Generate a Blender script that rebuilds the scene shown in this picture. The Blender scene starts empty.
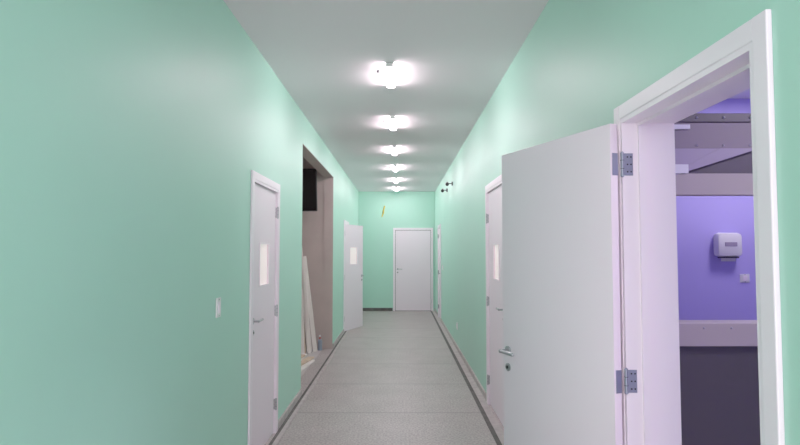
import bpy, bmesh, math, random
from mathutils import Vector, Matrix
random.seed(4)
sc = bpy.context.scene
try:
    sc.view_settings.view_transform = 'Standard'
    sc.view_settings.look = 'None'
    sc.view_settings.gamma = 1.2
except Exception: pass

# ------------------------------------------------------------ materials
def mat(name, col, rough=0.5, metal=0.0, spec=0.5, emit=None, es=0.0, bump=0.0, bscale=40.0,
        var=0.0, vscale=3.0, trans=0.0):
    m = bpy.data.materials.new(name); m.use_nodes = True
    nt = m.node_tree; b = nt.nodes['Principled BSDF']
    b.inputs['Base Color'].default_value = (*col, 1)
    b.inputs['Roughness'].default_value = rough
    b.inputs['Metallic'].default_value = metal
    b.inputs['Specular IOR Level'].default_value = spec
    b.inputs['Transmission Weight'].default_value = trans
    if emit:
        b.inputs['Emission Color'].default_value = (*emit, 1)
        b.inputs['Emission Strength'].default_value = es
    tc = nt.nodes.new('ShaderNodeTexCoord')
    if var > 0:
        n = nt.nodes.new('ShaderNodeTexNoise'); n.inputs['Scale'].default_value = vscale
        n.inputs['Detail'].default_value = 5
        nt.links.new(tc.outputs['Object'], n.inputs['Vector'])
        r = nt.nodes.new('ShaderNodeValToRGB')
        r.color_ramp.elements[0].position = .3; r.color_ramp.elements[1].position = .7
        r.color_ramp.elements[0].color = (*[c*(1-var) for c in col], 1)
        r.color_ramp.elements[1].color = (*[min(1, c*(1+var)) for c in col], 1)
        nt.links.new(n.outputs['Fac'], r.inputs['Fac'])
        nt.links.new(r.outputs['Color'], b.inputs['Base Color'])
    if bump > 0:
        n2 = nt.nodes.new('ShaderNodeTexNoise'); n2.inputs['Scale'].default_value = bscale
        n2.inputs['Detail'].default_value = 4
        nt.links.new(tc.outputs['Object'], n2.inputs['Vector'])
        bp = nt.nodes.new('ShaderNodeBump'); bp.inputs['Strength'].default_value = bump
        bp.inputs['Distance'].default_value = 0.01
        nt.links.new(n2.outputs['Fac'], bp.inputs['Height'])
        nt.links.new(bp.outputs['Normal'], b.inputs['Normal'])
    return m

def floor_mat():
    m = bpy.data.materials.new('terrazzo_floor'); m.use_nodes = True
    nt = m.node_tree; b = nt.nodes['Principled BSDF']; N = nt.nodes.new; L = nt.links.new
    b.inputs['Roughness'].default_value = .42
    tc = N('ShaderNodeTexCoord')
    n1 = N('ShaderNodeTexNoise'); n1.inputs['Scale'].default_value = 55; n1.inputs['Detail'].default_value = 4
    n2 = N('ShaderNodeTexNoise'); n2.inputs['Scale'].default_value = 3.0; n2.inputs['Detail'].default_value = 8
    L(tc.outputs['Object'], n1.inputs['Vector']); L(tc.outputs['Object'], n2.inputs['Vector'])
    r1 = N('ShaderNodeValToRGB'); r1.color_ramp.elements[0].position = .38; r1.color_ramp.elements[1].position = .6
    r1.color_ramp.elements[0].color = (.28, .24, .235, 1); r1.color_ramp.elements[1].color = (.48, .42, .41, 1)
    L(n1.outputs['Fac'], r1.inputs['Fac'])
    r2 = N('ShaderNodeValToRGB'); r2.color_ramp.elements[0].position = .3; r2.color_ramp.elements[1].position = .7
    r2.color_ramp.elements[0].color = (.86, .85, .84, 1); r2.color_ramp.elements[1].color = (1.0, 1.0, 1.0, 1)
    L(n2.outputs['Fac'], r2.inputs['Fac'])
    mx = N('ShaderNodeMix'); mx.data_type = 'RGBA'; mx.blend_type = 'MULTIPLY'; mx.inputs[0].default_value = 1
    L(r1.outputs['Color'], mx.inputs[6]); L(r2.outputs['Color'], mx.inputs[7])
    sp = N('ShaderNodeSeparateXYZ'); L(tc.outputs['Object'], sp.inputs[0])
    def line(out, period, off, w):
        a = N('ShaderNodeMath'); a.operation = 'ADD'; a.inputs[1].default_value = 100*period + off; L(out, a.inputs[0])
        d = N('ShaderNodeMath'); d.operation = 'MODULO'; d.inputs[1].default_value = period; L(a.outputs[0], d.inputs[0])
        c = N('ShaderNodeMath'); c.operation = 'LESS_THAN'; c.inputs[1].default_value = w; L(d.outputs[0], c.inputs[0])
        return c.outputs[0]
    ly = line(sp.outputs['Y'], 1.2, 0.35, .026)
    mm = N('ShaderNodeMath'); mm.operation = 'MULTIPLY'; mm.inputs[1].default_value = .55; L(ly, mm.inputs[0])
    m2 = N('ShaderNodeMix'); m2.data_type = 'RGBA'; m2.inputs[7].default_value = (.14, .13, .125, 1)
    L(mm.outputs[0], m2.inputs[0]); L(mx.outputs[2], m2.inputs[6])
    L(m2.outputs[2], b.inputs['Base Color'])
    bp = N('ShaderNodeBump'); bp.inputs['Strength'].default_value = .15; bp.inputs['Distance'].default_value = .004
    L(n1.outputs['Fac'], bp.inputs['Height']); L(bp.outputs['Normal'], b.inputs['Normal'])
    return m

M = {}
M['mint'] = mat('mint_paint', (.41, .73, .59), .45, bump=.05, bscale=25, var=.015, vscale=1.3)
M['purple'] = mat('purple_paint', (.46, .40, .88), .5, bump=.05)
M['ceil'] = mat('ceiling_paint', (.91, .81, .85), .8, bump=.04, bscale=15)
M['ceil2'] = mat('room_ceiling_paint', (.82, .8, .88), .8)
M['cream'] = mat('bare_plaster', (.50, .41, .38), .85, bump=.2, bscale=20, var=.06)
M['white'] = mat('white_wall_paint', (.8, .8, .8), .7)
M['door'] = mat('door_white_laminate', (.88, .76, .84), .42, bump=.02)
M['frame'] = mat('door_frame_enamel', (.91, .81, .88), .35)
M['metal'] = mat('brushed_metal', (.40, .40, .42), .3, metal=1)
M['hinge'] = mat('hinge_steel', (.30, .32, .40), .4, metal=.6)
M['darkm'] = mat('dark_metal', (.05, .05, .055), .4, metal=.8)
M['black'] = mat('black_plastic', (.008, .008, .009), .35)
M['screen'] = mat('screen_glass', (.004, .004, .005), .15)
M['plastic'] = mat('white_plastic', (.8, .8, .8), .35)
M['glass'] = mat('frosted_pane_glow', (.85, .75, .74), .3, emit=(1, .82, .80), es=.35)  # light from the rooms behind is put into the pane as emission
M['conc'] = mat('concrete_curb', (.45, .41, .40), .8, bump=.3, bscale=60, var=.15, vscale=12)
M['gutter'] = mat('dark_channel', (.10, .093, .088), .9, bump=.3, var=.3, vscale=10)
M['lamp'] = mat('tube_glow', (1, 1, 1), .5, emit=(1, .86, .94), es=95)
M['lampv'] = mat('panel_glow', (1, 1, 1), .5, emit=(.92, .84, 1), es=28)
M['lampw'] = mat('room_lamp_glow', (1, 1, 1), .5, emit=(1, .96, .92), es=20)
M['wood'] = mat('pine_wood', (.62, .47, .34), .7, var=.2, vscale=8)
M['board'] = mat('primed_board', (.86, .80, .76), .6, var=.05)
M['taupe'] = mat('taupe_sheet', (.23, .19, .23), .5)
M['dtaupe'] = mat('dark_taupe_sheet', (.08, .065, .09), .45)
M['lilac'] = mat('light_grey_sheet', (.36, .31, .42), .5)
M['beige'] = mat('beige_rail', (.42, .37, .36), .5)
M['charcoal'] = mat('charcoal_sheet', (.066, .060, .064), .5)
M['label'] = mat('paper_label', (.8, .8, .82), .6)
M['yellow'] = mat('yellow_sleeve', (.75, .55, .03), .5)
M['bottle'] = mat('bottle_plastic', (.25, .30, .38), .3)
M['red'] = mat('red_cap', (.5, .05, .04), .4)
M['floor'] = floor_mat()
M['floor2'] = mat('room_floor', (.5, .46, .46), .5, var=.08)

# ------------------------------------------------------------ mesh builder
class MB:
    def __init__(s): s.bm = bmesh.new(); s.mats = []
    def mi(s, k):
        if k not in s.mats: s.mats.append(k)
        return s.mats.index(k)
    def _apply(s, geom_verts, k, T=None):
        faces = set(f for v in geom_verts for f in v.link_faces)
        i = s.mi(k)
        for f in faces: f.material_index = i
        if T is not None: bmesh.ops.transform(s.bm, matrix=T, verts=geom_verts)
    def box(s, xr, yr, zr, k, T=None, bev=0):
        x0, x1 = sorted(xr); y0, y1 = sorted(yr); z0, z1 = sorted(zr)
        r = bmesh.ops.create_cube(s.bm, size=1)
        vs = r['verts']
        bmesh.ops.scale(s.bm, vec=(x1-x0, y1-y0, z1-z0), verts=vs)
        bmesh.ops.translate(s.bm, vec=((x0+x1)/2, (y0+y1)/2, (z0+z1)/2), verts=vs)
        if bev > 0:
            es = list(set(e for v in vs for e in v.link_edges))
            rb = bmesh.ops.bevel(s.bm, geom=es, offset=bev, segments=2, affect='EDGES', profile=.5)
            vs = list(set(v for f in rb['faces'] for v in f.verts))
            seen = set(vs); st = list(vs)
            while st:
                v = st.pop()
                for e in v.link_edges:
                    o = e.other_vert(v)
                    if o not in seen: seen.add(o); st.append(o)
            vs = list(seen)
        s._apply(vs, k, T)
        return vs
    def cyl(s, p0, p1, r, k, r2=None, seg=16, T=None):
        p0 = Vector(p0); p1 = Vector(p1); d = p1-p0
        r_ = bmesh.ops.create_cone(s.bm, cap_ends=True, segments=seg, radius1=r, radius2=r if r2 is None else r2, depth=d.length)
        q = d.to_track_quat('Z', 'Y').to_matrix().to_4x4()
        bmesh.ops.transform(s.bm, matrix=Matrix.Translation((p0+p1)/2) @ q, verts=r_['verts'])
        s._apply(r_['verts'], k, T)
    def sph(s, c, r, k, sc_=(1, 1, 1)):
        r_ = bmesh.ops.create_uvsphere(s.bm, u_segments=16, v_segments=10, radius=r)
        bmesh.ops.scale(s.bm, vec=sc_, verts=r_['verts'])
        bmesh.ops.translate(s.bm, vec=c, verts=r_['verts'])
        s._apply(r_['verts'], k)
    def prism(s, pts, y0, y1, k):
        a = [s.bm.verts.new((p[0], y0, p[1])) for p in pts]
        b = [s.bm.verts.new((p[0], y1, p[1])) for p in pts]
        n = len(pts); i = s.mi(k)
        fs = [s.bm.faces.new(a), s.bm.faces.new(list(reversed(b)))]
        for j in range(n):
            fs.append(s.bm.faces.new([a[j], b[j], b[(j+1) % n], a[(j+1) % n]]))
        for f in fs: f.material_index = i
        bmesh.ops.recalc_face_normals(s.bm, faces=fs)
    def done(s, name, origin=(0, 0, 0), parent=None, smooth=False):
        me = bpy.data.meshes.new(name)
        o = Vector(origin)
        if o.length > 0: bmesh.ops.translate(s.bm, vec=-o, verts=s.bm.verts[:])
        s.bm.to_mesh(me); s.bm.free()
        for k in s.mats: me.materials.append(M[k])
        ob = bpy.data.objects.new(name, me); sc.collection.objects.link(ob)
        ob.location = o
        if parent:
            ob.parent = parent; ob.location = o - parent.location
        if smooth:
            for p in me.polygons: p.use_smooth = True
            try:
                me.set_sharp_from_angle(angle=math.radians(35))
            except Exception: pass
        return ob
def empty(name, loc):
    e = bpy.data.objects.new(name, None); e.location = loc; e.empty_display_size = .1
    sc.collection.objects.link(e); return e

# ------------------------------------------------------------ dimensions
F = 576.0
CH = 1.575; H = 3.10
XL = -1.08; XR = .91; YE = 15.0; YB = -1.2
TL = .15; TR = .19

# openings: (y0,y1,ztop)
D1 = (4.20, 5.05, 2.10)      # left closed door clear opening
REC = (6.35, 9.30, 2.76)
D4 = (11.10, 12.0, 2.10)
DR = (1.437, 2.335, 2.11)
DM = (5.03, 5.98, 2.19)
DF = (12.85, 13.65, 2.10)

def wall_seg(mb, x0, x1, ops, k, y0=YB, y1=YE, zt=H):
    y = y0
    for (a, b, t) in ops:
        mb.box((x0, x1), (y, a), (0, zt), k)
        mb.box((x0, x1), (a, b), (t, zt), k)
        y = b
    mb.box((x0, x1), (y, y1), (0, zt), k)

w = MB(); wall_seg(w, XL-TL, XL, [D1, REC, D4], 'mint'); wl = w.done('wall_left')
w = MB(); wall_seg(w, XR, XR+TR, [DR, DM, DF], 'mint'); w.mi('purple')
wr = w.done('wall_right')
pi = 1
for p in wr.data.polygons:
    if p.normal.x > .9 and p.center.x > XR+TR-.01 and p.center.y < 4.9: p.material_index = pi
w = MB(); w.box((XL-TL, XR+TR), (YE, YE+.15), (0, H), 'mint'); w.done('wall_end')
w = MB(); w.box((XL-TL, XR+TR), (YB-.15, YE+.15), (H, H+.1), 'ceil'); w.done('ceiling')
w = MB(); w.box((XL-TL, XR+TR), (YB-.15, YE+.15), (-.1, 0), 'floor'); w.done('floor')

# recess room (left)
w = MB()
w.box((-3.2, XL-TL), (9.3, 9.4), (0, H), 'cream'); w.box((-3.3, -3.2), (5.9, 9.4), (0, H), 'cream')
w.box((-3.2, XL-TL), (5.9, 6.0), (0, H), 'cream'); w.done('wall_recess')
w = MB(); w.box((-3.3, XL-TL), (5.9, 9.4), (-.1, 0), 'floor2'); w.done('floor_recess')
w = MB(); w.box((-3.3, XL-TL), (5.9, 9.4), (H, H+.1), 'ceil'); w.done('ceiling_recess')
w = MB(); w.box((XL-TL-.001, XL-.001), (9.29, 9.301), (0, REC[2]), 'cream')
w.box((XL-TL, XL-.002), (REC[0], 9.3), (REC[2]-.006, REC[2]+.001), 'cream'); w.done('trim_recess')

# far-left room behind the open door
w = MB()
w.box((-3.5, XL-TL), (10.4, 10.5), (0, H), 'white'); w.box((-3.6, -3.5), (10.4, 13.6), (0, H), 'white')
w.box((-3.5, XL-TL), (13.5, 13.6), (0, H), 'white'); w.done('wall_side_room')
w = MB(); w.box((-3.6, XL-TL), (10.4, 13.6), (-.1, 0), 'floor2'); w.done('floor_side_room')
w = MB(); w.box((-3.6, XL-TL), (10.4, 13.6), (H, H+.1), 'ceil2'); w.done('ceiling_side_room')

# purple room (right)
RH = 2.85; RY = 4.80; RX = 4.3; RX0 = XR+TR
w = MB()
w.box((RX0, RX), (RY, RY+.1), (0, H), 'purple'); w.box((RX, RX+.1), (-.1, RY+.1), (0, H), 'purple')
w.box((RX0, RX), (-.1, 0), (0, H), 'purple'); w.done('wall_purple_room')
w = MB(); w.box((RX0, RX+.1), (-.1, RY+.1), (-.1, 0), 'floor2'); w.done('floor_purple_room')
w = MB(); w.box((RX0, RX), (0, RY), (RH, RH+.1), 'ceil2'); w.done('ceiling_purple_room')

# baseboards / channels
def segs(ops, y0, y1):
    out = []; y = y0
    for a, b in ops:
        out.append((y, a)); y = b
    out.append((y, y1)); return out
w = MB()
for a, b in segs([(D1[0]-.06, D1[1]+.06), (REC[0], REC[1]), (D4[0]-.06, D4[1]+.06)], YB, YE):
    w.box((XL, XL+.018), (a, b), (0, .07), 'conc')
w.box((XL+.018, XL+.05), (YB, YE), (0, .006), 'gutter')
w.box((XL+.05, XL+.085), (YB, YE), (0, .012), 'conc')
w.done('baseboard_left')
w = MB()
for a, b in segs([(DR[0]-.06, DR[1]+.06), (DM[0]-.06, DM[1]+.06), (DF[0]-.06, DF[1]+.06)], YB, YE):
    w.box((XR-.018, XR), (a, b), (0, .07), 'conc')
w.box((XR-.085, XR-.018), (YB, YE), (0, .010), 'conc')
w.box((XR-.125, XR-.085), (YB, YE), (0, .005), 'gutter')
w.done('baseboard_right')
w = MB(); w.box((XL+.085, -.19), (YE-.018, YE), (0, .08), 'gutter'); w.done('baseboard_end')

# ------------------------------------------------------------ doors
def lever(mb, P, u, z, d, out, direc):
    def c(a, b, r, k, **kw): mb.cyl(P(*a), P(*b), r, k, **kw)
    c((u, d, z), (u, d+out*.008, z), .024, 'metal', seg=20)
    c((u, d+out*.006, z), (u, d+out*.05, z), .009, 'metal')
    c((u, d+out*.047, z), (u+direc*.115, d+out*.047, z), .009, 'metal')
    mb.sph(P(u+direc*.115, d+out*.047, z), .009, 'metal')
    mb.sph(P(u, d+out*.047, z), .0105, 'metal')
    c((u, d, z-.085), (u, d+out*.007, z-.085), .020, 'metal', seg=20)
    c((u, d+out*.006, z-.085), (u, d+out*.012, z-.085), .009, 'darkm')

def door(name, P, u0, u1, zt, thick, hinge, angle=0.0, window=True, face=.008, hm='metal', cas=.055, hz=(.25, 1.05, 1.9)):
    """u0<u1 clear opening. hinge = 'lo' or 'hi' side."""
    base = Vector(P(u0, 0, 0)); e = empty(name, base)
    def bx(mb, ur, dr, zr, k, **kw):
        a = P(ur[0], dr[0], zr[0]); b = P(ur[1], dr[1], zr[1])
        mb.box((a[0], b[0]), (a[1], b[1]), (a[2], b[2]), k, **kw)
    fr = MB(); lin = .022
    for side in (0, 1):
        uu = (u0, u0+lin) if side == 0 else (u1-lin, u1)
        bx(fr, uu, (-.012, thick+.012), (0, zt), 'frame')
        st = (u0+lin, u0+lin+.012) if side == 0 else (u1-lin-.012, u1-lin)
        bx(fr, st, (.052, .085), (0, zt-lin-.012), 'frame')
        cu = (u0-cas, u0+.004) if side == 0 else (u1-.004, u1+cas)
        for dd in ((-.016, 0), (thick, thick+.016)):
            bx(fr, cu, dd, (0, zt+cas), 'frame', bev=.004)
    bx(fr, (u0+lin, u1-lin), (-.0119, thick+.0119), (zt-lin, zt), 'frame')
    bx(fr, (u0+lin, u1-lin), (.052, .085), (zt-lin-.012, zt-lin), 'frame')
    for dd in ((-.0155, 0), (thick, thick+.0155)):
        bx(fr, (u0+.002, u1-.002), dd, (zt-.004, zt+cas-.0005), 'frame', bev=.004)
    fr.done('frame', origin=base, parent=e)
    a, b = u0+lin+.003, u1-lin-.003; z1 = zt-lin-.004; z0 = .012
    d0, d1 = face, face+.036
    pu = a-.003 if hinge == 'lo' else b+.003
    piv = Vector(P(pu, -.012 if angle else face, 0))
    lf = MB()
    if window:
        uc = (a+b)/2; ww = .15; wz0, wz1 = 1.30, 1.62
        bx(lf, (a, uc-ww), (d0, d1), (z0, z1), 'door'); bx(lf, (uc+ww, b), (d0, d1), (z0, z1), 'door')
        bx(lf, (uc-ww, uc+ww), (d0, d1), (z0, wz0), 'door'); bx(lf, (uc-ww, uc+ww), (d0, d1), (wz1, z1), 'door')
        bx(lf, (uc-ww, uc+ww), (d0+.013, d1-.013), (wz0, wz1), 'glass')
        for dd in ((d0-.005, d0), (d1, d1+.005)):
            t = .014
            bx(lf, (uc-ww-t, uc-ww), dd, (wz0-t, wz1+t), 'frame'); bx(lf, (uc+ww, uc+ww+t), dd, (wz0-t, wz1+t), 'frame')
            bx(lf, (uc-ww, uc+ww), dd, (wz0-t, wz0), 'frame'); bx(lf, (uc-ww, uc+ww), dd, (wz1, wz1+t), 'frame')
    else:
        bx(lf, (a, b), (d0, d1), (z0, z1), 'door', bev=.002)
    hu, dr_ = (b-.055, -1) if hinge == 'lo' else (a+.055, 1)
    lever(lf, P, hu, 1.05, d0, -1, dr_); lever(lf, P, hu, 1.05, d1, 1, dr_)
    eu = b if hinge == 'lo' else a
    bx(lf, (eu-.001, eu+.001), (d0+.008, d1-.008), (.93, 1.13), 'metal')
    hh = .045
    for z in hz:
        bx(lf, ((a-.001) if hinge == 'lo' else b-.001, (a+.001) if hinge == 'lo' else b+.001), (d0, d1-.008), (z-hh, z+hh), hm)
    lo = lf.done('leaf', origin=piv, parent=e, smooth=True)
    lo.rotation_euler = (0, 0, angle)
    hg = MB()
    for z in hz:
        c = P(pu, -.012, z)
        hg.cyl((c[0], c[1], z-hh), (c[0], c[1], z+hh), .007, hm)
        for q in (-.017, .017): hg.cyl((c[0], c[1], z+q-.001), (c[0], c[1], z+q+.001), .008, 'darkm')
        hg.sph((c[0], c[1], z+hh), .0075, hm); hg.sph((c[0], c[1], z-hh), .0075, hm)
        s_ = 1 if hinge == 'lo' else -1
        ju = u0+lin if hinge == 'lo' else u1-lin
        bx(hg, (ju, ju+s_*.0025), (-.008, .030), (z-hh, z+hh), hm)
        for qz in (-.03, 0, .03):
            for qd in (.008, .022):
                hg.cyl(P(ju+s_*.002, qd, z+qz), P(ju+s_*.0035, qd, z+qz), .0035, 'darkm', seg=8)
    hg.done('hinges', origin=base, parent=e)
    return e

PLf = lambda u, d, z: (XL-d, u, z)
PRt = lambda u, d, z: (XR+d, u, z)
PEn = lambda u, d, z: (u, YE+d, z)
door('door_1', PLf, *D1, TL, 'hi')
door('door_2', PLf, *D4, TL, 'lo', angle=math.radians(-22))
def end_door():
    e = empty('door_3', (-.13, YE, 0)); fr = MB()
    fr.box((-.18, -.125), (YE-.03, YE), (0, 2.15), 'frame', bev=.004)
    fr.box((.805, .86), (YE-.03, YE), (0, 2.15), 'frame', bev=.004)
    fr.box((-.125, .805), (YE-.0295, YE), (2.095, 2.15), 'frame', bev=.004)
    fr.done('frame', origin=e.location, parent=e)
    lf = MB(); lf.box((-.115, .795), (YE-.022, YE-.001), (.012, 2.083), 'door')
    lf.box((-.125, .805), (YE-.004, YE-.0005), (.0, 2.095), 'darkm')
    lever(lf, PEn, -.06, 1.08, -.022, -1, 1); lf.done('leaf', origin=e.location, parent=e, smooth=True)
    h = MB()
    for z in (.25, 1.05, 1.85): h.cyl((.803, YE-.032, z-.05), (.803, YE-.032, z+.05), .009, 'metal')
    h.done('hinges', origin=e.location, parent=e)
end_door()
door('door_4', PRt, *DF, TR, 'hi', window=False)
door('door_5', PRt, *DM, TR, 'hi')
door('door_6', PRt, *DR, TR, 'hi', angle=math.radians(-159.5), window=False, hm='hinge', hz=(.22, 1.055, 1.92))

# ------------------------------------------------------------ ceiling lights
def lamp(y, x=-.085):
    e = empty('ceiling_light', (x, y, H))
    b = MB()
    b.box((x-.034, x+.034), (y-.308, y-.298), (H-.034, H), 'plastic', bev=.003)
    b.box((x-.034, x+.034), (y+.298, y+.308), (H-.034, H), 'plastic', bev=.003)
    b.cyl((x-.03, y-.30, H-.02), (x-.085, y-.2, H-.03), .005, 'plastic')
    b.cyl((x-.085, y-.2, H-.03), (x-.10, y-.1, H-.012), .006, 'darkm')
    b.cyl((x-.10, y-.1, H-.02), (x-.10, y-.1, H), .014, 'darkm')
    b.done('body', origin=e.location, parent=e)
    t = MB(); t.box((x-.033, x+.033), (y-.298, y+.298), (H-.036, H-.002), 'lamp', bev=.008)
    t.done('diffuser', origin=e.location, parent=e, smooth=True)
for y in (4.93, 6.81, 8.70, 10.58, 12.46, 14.2): lamp(y)

def panel_lamp(name, x, y, z, k, s=.3):
    e = empty(name, (x, y, z)); b = MB()
    b.box((x-s-.02, x+s+.02), (y-s-.02, y+s+.02), (z-.02, z), 'plastic', bev=.004)
    b.box((x-s, x+s), (y-s, y+s), (z-.026, z-.0195), k); b.done('panel', origin=e.location, parent=e)
panel_lamp('ceiling_panel_light', 2.7, 2.0, RH, 'lampv')
panel_lamp('ceiling_panel_light', 2.9, 4.0, RH, 'lampv', .2)
panel_lamp('ceiling_panel_light', -2.3, 11.9, H, 'lampw', .25)

# ------------------------------------------------------------ small fittings
def switch(name, P, u, z, w=.075, h=.115):
    b = MB(); e0 = P(u, 0, z)
    def bx(ur, dr, zr, k, **kw):
        a = P(ur[0], dr[0], zr[0]); c = P(ur[1], dr[1], zr[1]); b.box((a[0], c[0]), (a[1], c[1]), (a[2], c[2]), k, **kw)
    bx((u-w/2, u+w/2), (-.009, 0), (z-h/2, z+h/2), 'plastic', bev=.003)
    bx((u-w*.22, u+w*.22), (-.014, -.008), (z-h*.3, z+h*.3), 'frame', bev=.002)
    for q in (-.42, .42): b.cyl(P(u, -.0085, z+h*q), P(u, -.0105, z+h*q), .003, 'darkm', seg=8)
    b.done(name, origin=e0)
switch('light_switch', PLf, 3.43, 1.235)
switch('light_switch', PRt, 12.2, 1.2)
switch('wall_outlet', PRt, 9.2, .37)
PPu = lambda u, d, z: (u, RY+d, z)
switch('light_switch', PPu, 2.86, 1.34, .08, .07)

def spot(y, z):
    b = MB(); x = XR
    b.cyl((x, y, z), (x-.02, y, z), .035, 'darkm', seg=20)
    b.cyl((x-.015, y, z), (x-.09, y, z), .008, 'darkm')
    b.cyl((x-.09, y+.04, z+.015), (x-.10, y-.06, z-.02), .022, 'black', r2=.030, seg=20)
    b.done('wall_spotlight', origin=(x, y, z), smooth=True)
spot(11.0, 2.72); spot(9.9, 2.72)
b = MB(); b.cyl((-.44, YE, 2.52), (-.43, YE-.05, 2.60), .02, 'yellow'); b.cyl((-.43, YE-.05, 2.60), (-.40, YE-.06, 2.72), .018, 'yellow')
b.cyl((-.44, YE, 2.53), (-.47, YE-.03, 2.44), .014, 'yellow'); b.done('cable_stub', origin=(-.44, YE, 2.56))

def dispenser():
    x, y, z = 2.70, RY, 1.617
    e = empty('paper_towel_dispenser', (x, y, z)); b = MB()
    b.box((x-.105, x+.105), (y-.10, y), (z-.10, z+.10), 'plastic', bev=.035); b.done('cover', origin=e.location, parent=e, smooth=True)
    c = MB(); c.box((x-.05, x+.05), (y-.104, y-.098), (z-.012, z+.022), 'lilac', bev=.002)
    c.box((x-.075, x+.075), (y-.08, y-.03), (z-.108, z-.098), 'darkm')
    c.box((x-.06, x+.06), (y-.058, y-.054), (z-.135, z-.105), 'label'); c.done('slot', origin=e.location, parent=e)
dispenser()

def hatch():
    y = 3.20; x0 = RX0+.01; x1 = 3.3
    e = empty('sheet_metal_hatch_booth', (x0, y, 0))
    def bb(n, xr, yr, zr, k, bev=.003):
        m = MB(); m.box(xr, yr, zr, k, bev=bev); return m.done(n, origin=(xr[0], yr[0], zr[0]), parent=e)
    bb('lower_panel', (x0, x1), (y, y+.05), (0, 1.05), 'charcoal')
    bb('counter_rail', (x0, x1), (y-.03, y+.12), (1.05, 1.175), 'beige')
    bb('top_rail', (x0, x1), (y-.01, y+.06), (2.29, 2.34), 'dtaupe')
    bb('fascia', (x0, x1), (y, y+.05), (2.14, 2.29), 'taupe')
    bb('shade_panel', (x0, x1), (y+.01, y+.05), (2.0, 2.14), 'dtaupe')
    bb('lintel', (x0, x1), (y-.015, y+.055), (1.88, 2.0), 'beige')
    bb('post', (x0, 1.53), (y-.02, y+.06), (1.175, 1.88), 'dtaupe')
    bb('end_post', (x1-.08, x1), (y-.001, y+.052), (1.175, 1.88), 'dtaupe')
    g = MB(); g.prism([(1.50, 1.99), (1.53, 1.99), (2.0, 2.14), (1.78, 2.14)], y-.02, y+.005, 'lilac'); g.prism([(1.5, 2.14), (1.5, 1.97), (1.78, 2.14)], y-.012, y+.004, 'lilac')
    g.done('gusset', origin=e.location, parent=e)
    r = MB()
    for i in range(14):
        xx = x0+.1+i*.15
        r.sph((xx, y-.012, 2.315), .007, 'metal'); r.sph((xx, y-.001, 2.16), .006, 'metal')
        r.sph((xx, y-.032, 1.15), .006, 'metal')
    r.done('rivets', origin=e.location, parent=e)
    l = MB(); l.box((1.52, 1.62), (y-.014, y), (2.25, 2.275), 'label')
    l.box((1.525, 1.60), (y-.024, y-.02), (2.0, 2.05), 'label')
    l.done('labels', origin=e.location, parent=e)
hatch()

# ------------------------------------------------------------ recess contents
def tv():
    x0, x1, y, zc, hh = -2.35, -1.28, 8.85, 2.50, .33
    e = empty('wall_television', ((x0+x1)/2, 9.3, zc))
    T = Matrix.Translation((0, y, zc)) @ Matrix.Rotation(math.radians(10), 4, 'X') @ Matrix.Translation((0, -y, -zc))
    b = MB(); b.box((x0, x1), (y-.02, y+.03), (zc-hh, zc+hh), 'black', T=T, bev=.006)
    b.box((x0+.015, x1-.015), (y-.0215, y-.018), (zc-hh+.02, zc+hh-.015), 'screen', T=T)
    b.box((x0+.2, x1-.2), (y+.03, y+.07), (zc-.2, zc+.2), 'black', T=T, bev=.01); b.done('display', origin=e.location, parent=e)
    c = MB(); cx = (x0+x1)/2
    c.box((cx-.12, cx+.12), (9.27, 9.3), (zc-.12, zc+.12), 'darkm'); c.box((cx-.03, cx+.03), (y+.06, 9.28), (zc-.03, zc+.03), 'darkm')
    c.done('bracket', origin=e.location, parent=e)
tv()
def lean(x_base, dx, y, L, w_, t, k, ang=0):
    b = MB(); a = math.atan2(dx, L)
    T = Matrix.Translation((x_base, y, .0)) @ Matrix.Rotation(a, 4, 'Y') @ Matrix.Rotation(ang, 4, 'X')
    b.box((-w_/2, w_/2), (-t/2, t/2), (.005, L), k, T=T); return b
for (xb, dx, y, L, ww, t, k, ang) in [(-1.31, -.22, 9.0, 1.50, .06, .03, 'board', -.13), (-1.39, -.26, 8.95, 2.05, .07, .03, 'board', -.14),
        (-1.38, -.12, 8.84, 1.25, .045, .025, 'board', -.19), (-1.46, -.2, 8.80, 1.9, .07, .03, 'wood', -.17), (-1.44, -.08, 8.62, 1.0, .05, .035, 'board', -.24)]:
    lean(xb, dx, y, L, ww, t, k, ang).done('leaning_plank', origin=(xb, y, 0))
b = MB()
for i in range(9):
    T = Matrix.Translation((-1.30-.05*i, 7.75+.1*(i % 3), .014+.024*(i % 4))) @ Matrix.Rotation(random.uniform(-.2, .25), 4, 'Z')
    b.box((-.045, .045), (-.5, .5), (-.01, .01), 'wood' if i % 2 else 'board', T=T)
b.done('plank_pile', origin=(-1.5, 7.75, 0))
b = MB(); bx_, by_ = -1.26, 9.15
b.cyl((bx_, by_, 0.0), (bx_, by_, .15), .035, 'bottle', seg=24); b.cyl((bx_, by_, .15), (bx_, by_, .18), .035, 'bottle', r2=.014, seg=24)
b.cyl((bx_, by_, .18), (bx_, by_, .21), .014, 'red'); b.box((bx_-.012, bx_+.012), (by_-.04, by_+.02), (.21, .235), 'plastic', bev=.004)
b.box((bx_-.005, bx_+.005), (by_-.03, by_-.022), (.175, .212), 'red')
b.done('spray_bottle', origin=(bx_, by_, 0), smooth=True)

# ------------------------------------------------------------ world, camera
wd = bpy.data.worlds.new('world'); sc.world = wd; wd.use_nodes = True
wd.node_tree.nodes['Background'].inputs[0].default_value = (1, .90, .99, 1)
wd.node_tree.nodes['Background'].inputs[1].default_value = 3.9
cd = bpy.data.cameras.new('camera'); co = bpy.data.objects.new('camera', cd); sc.collection.objects.link(co)
cd.sensor_width = 36; cd.lens = 36*F/800; cd.clip_start = .02
co.location = (0, 0, CH)
co.rotation_euler = (math.radians(90)+math.atan(27.5/F), 0, 0)
sc.camera = co
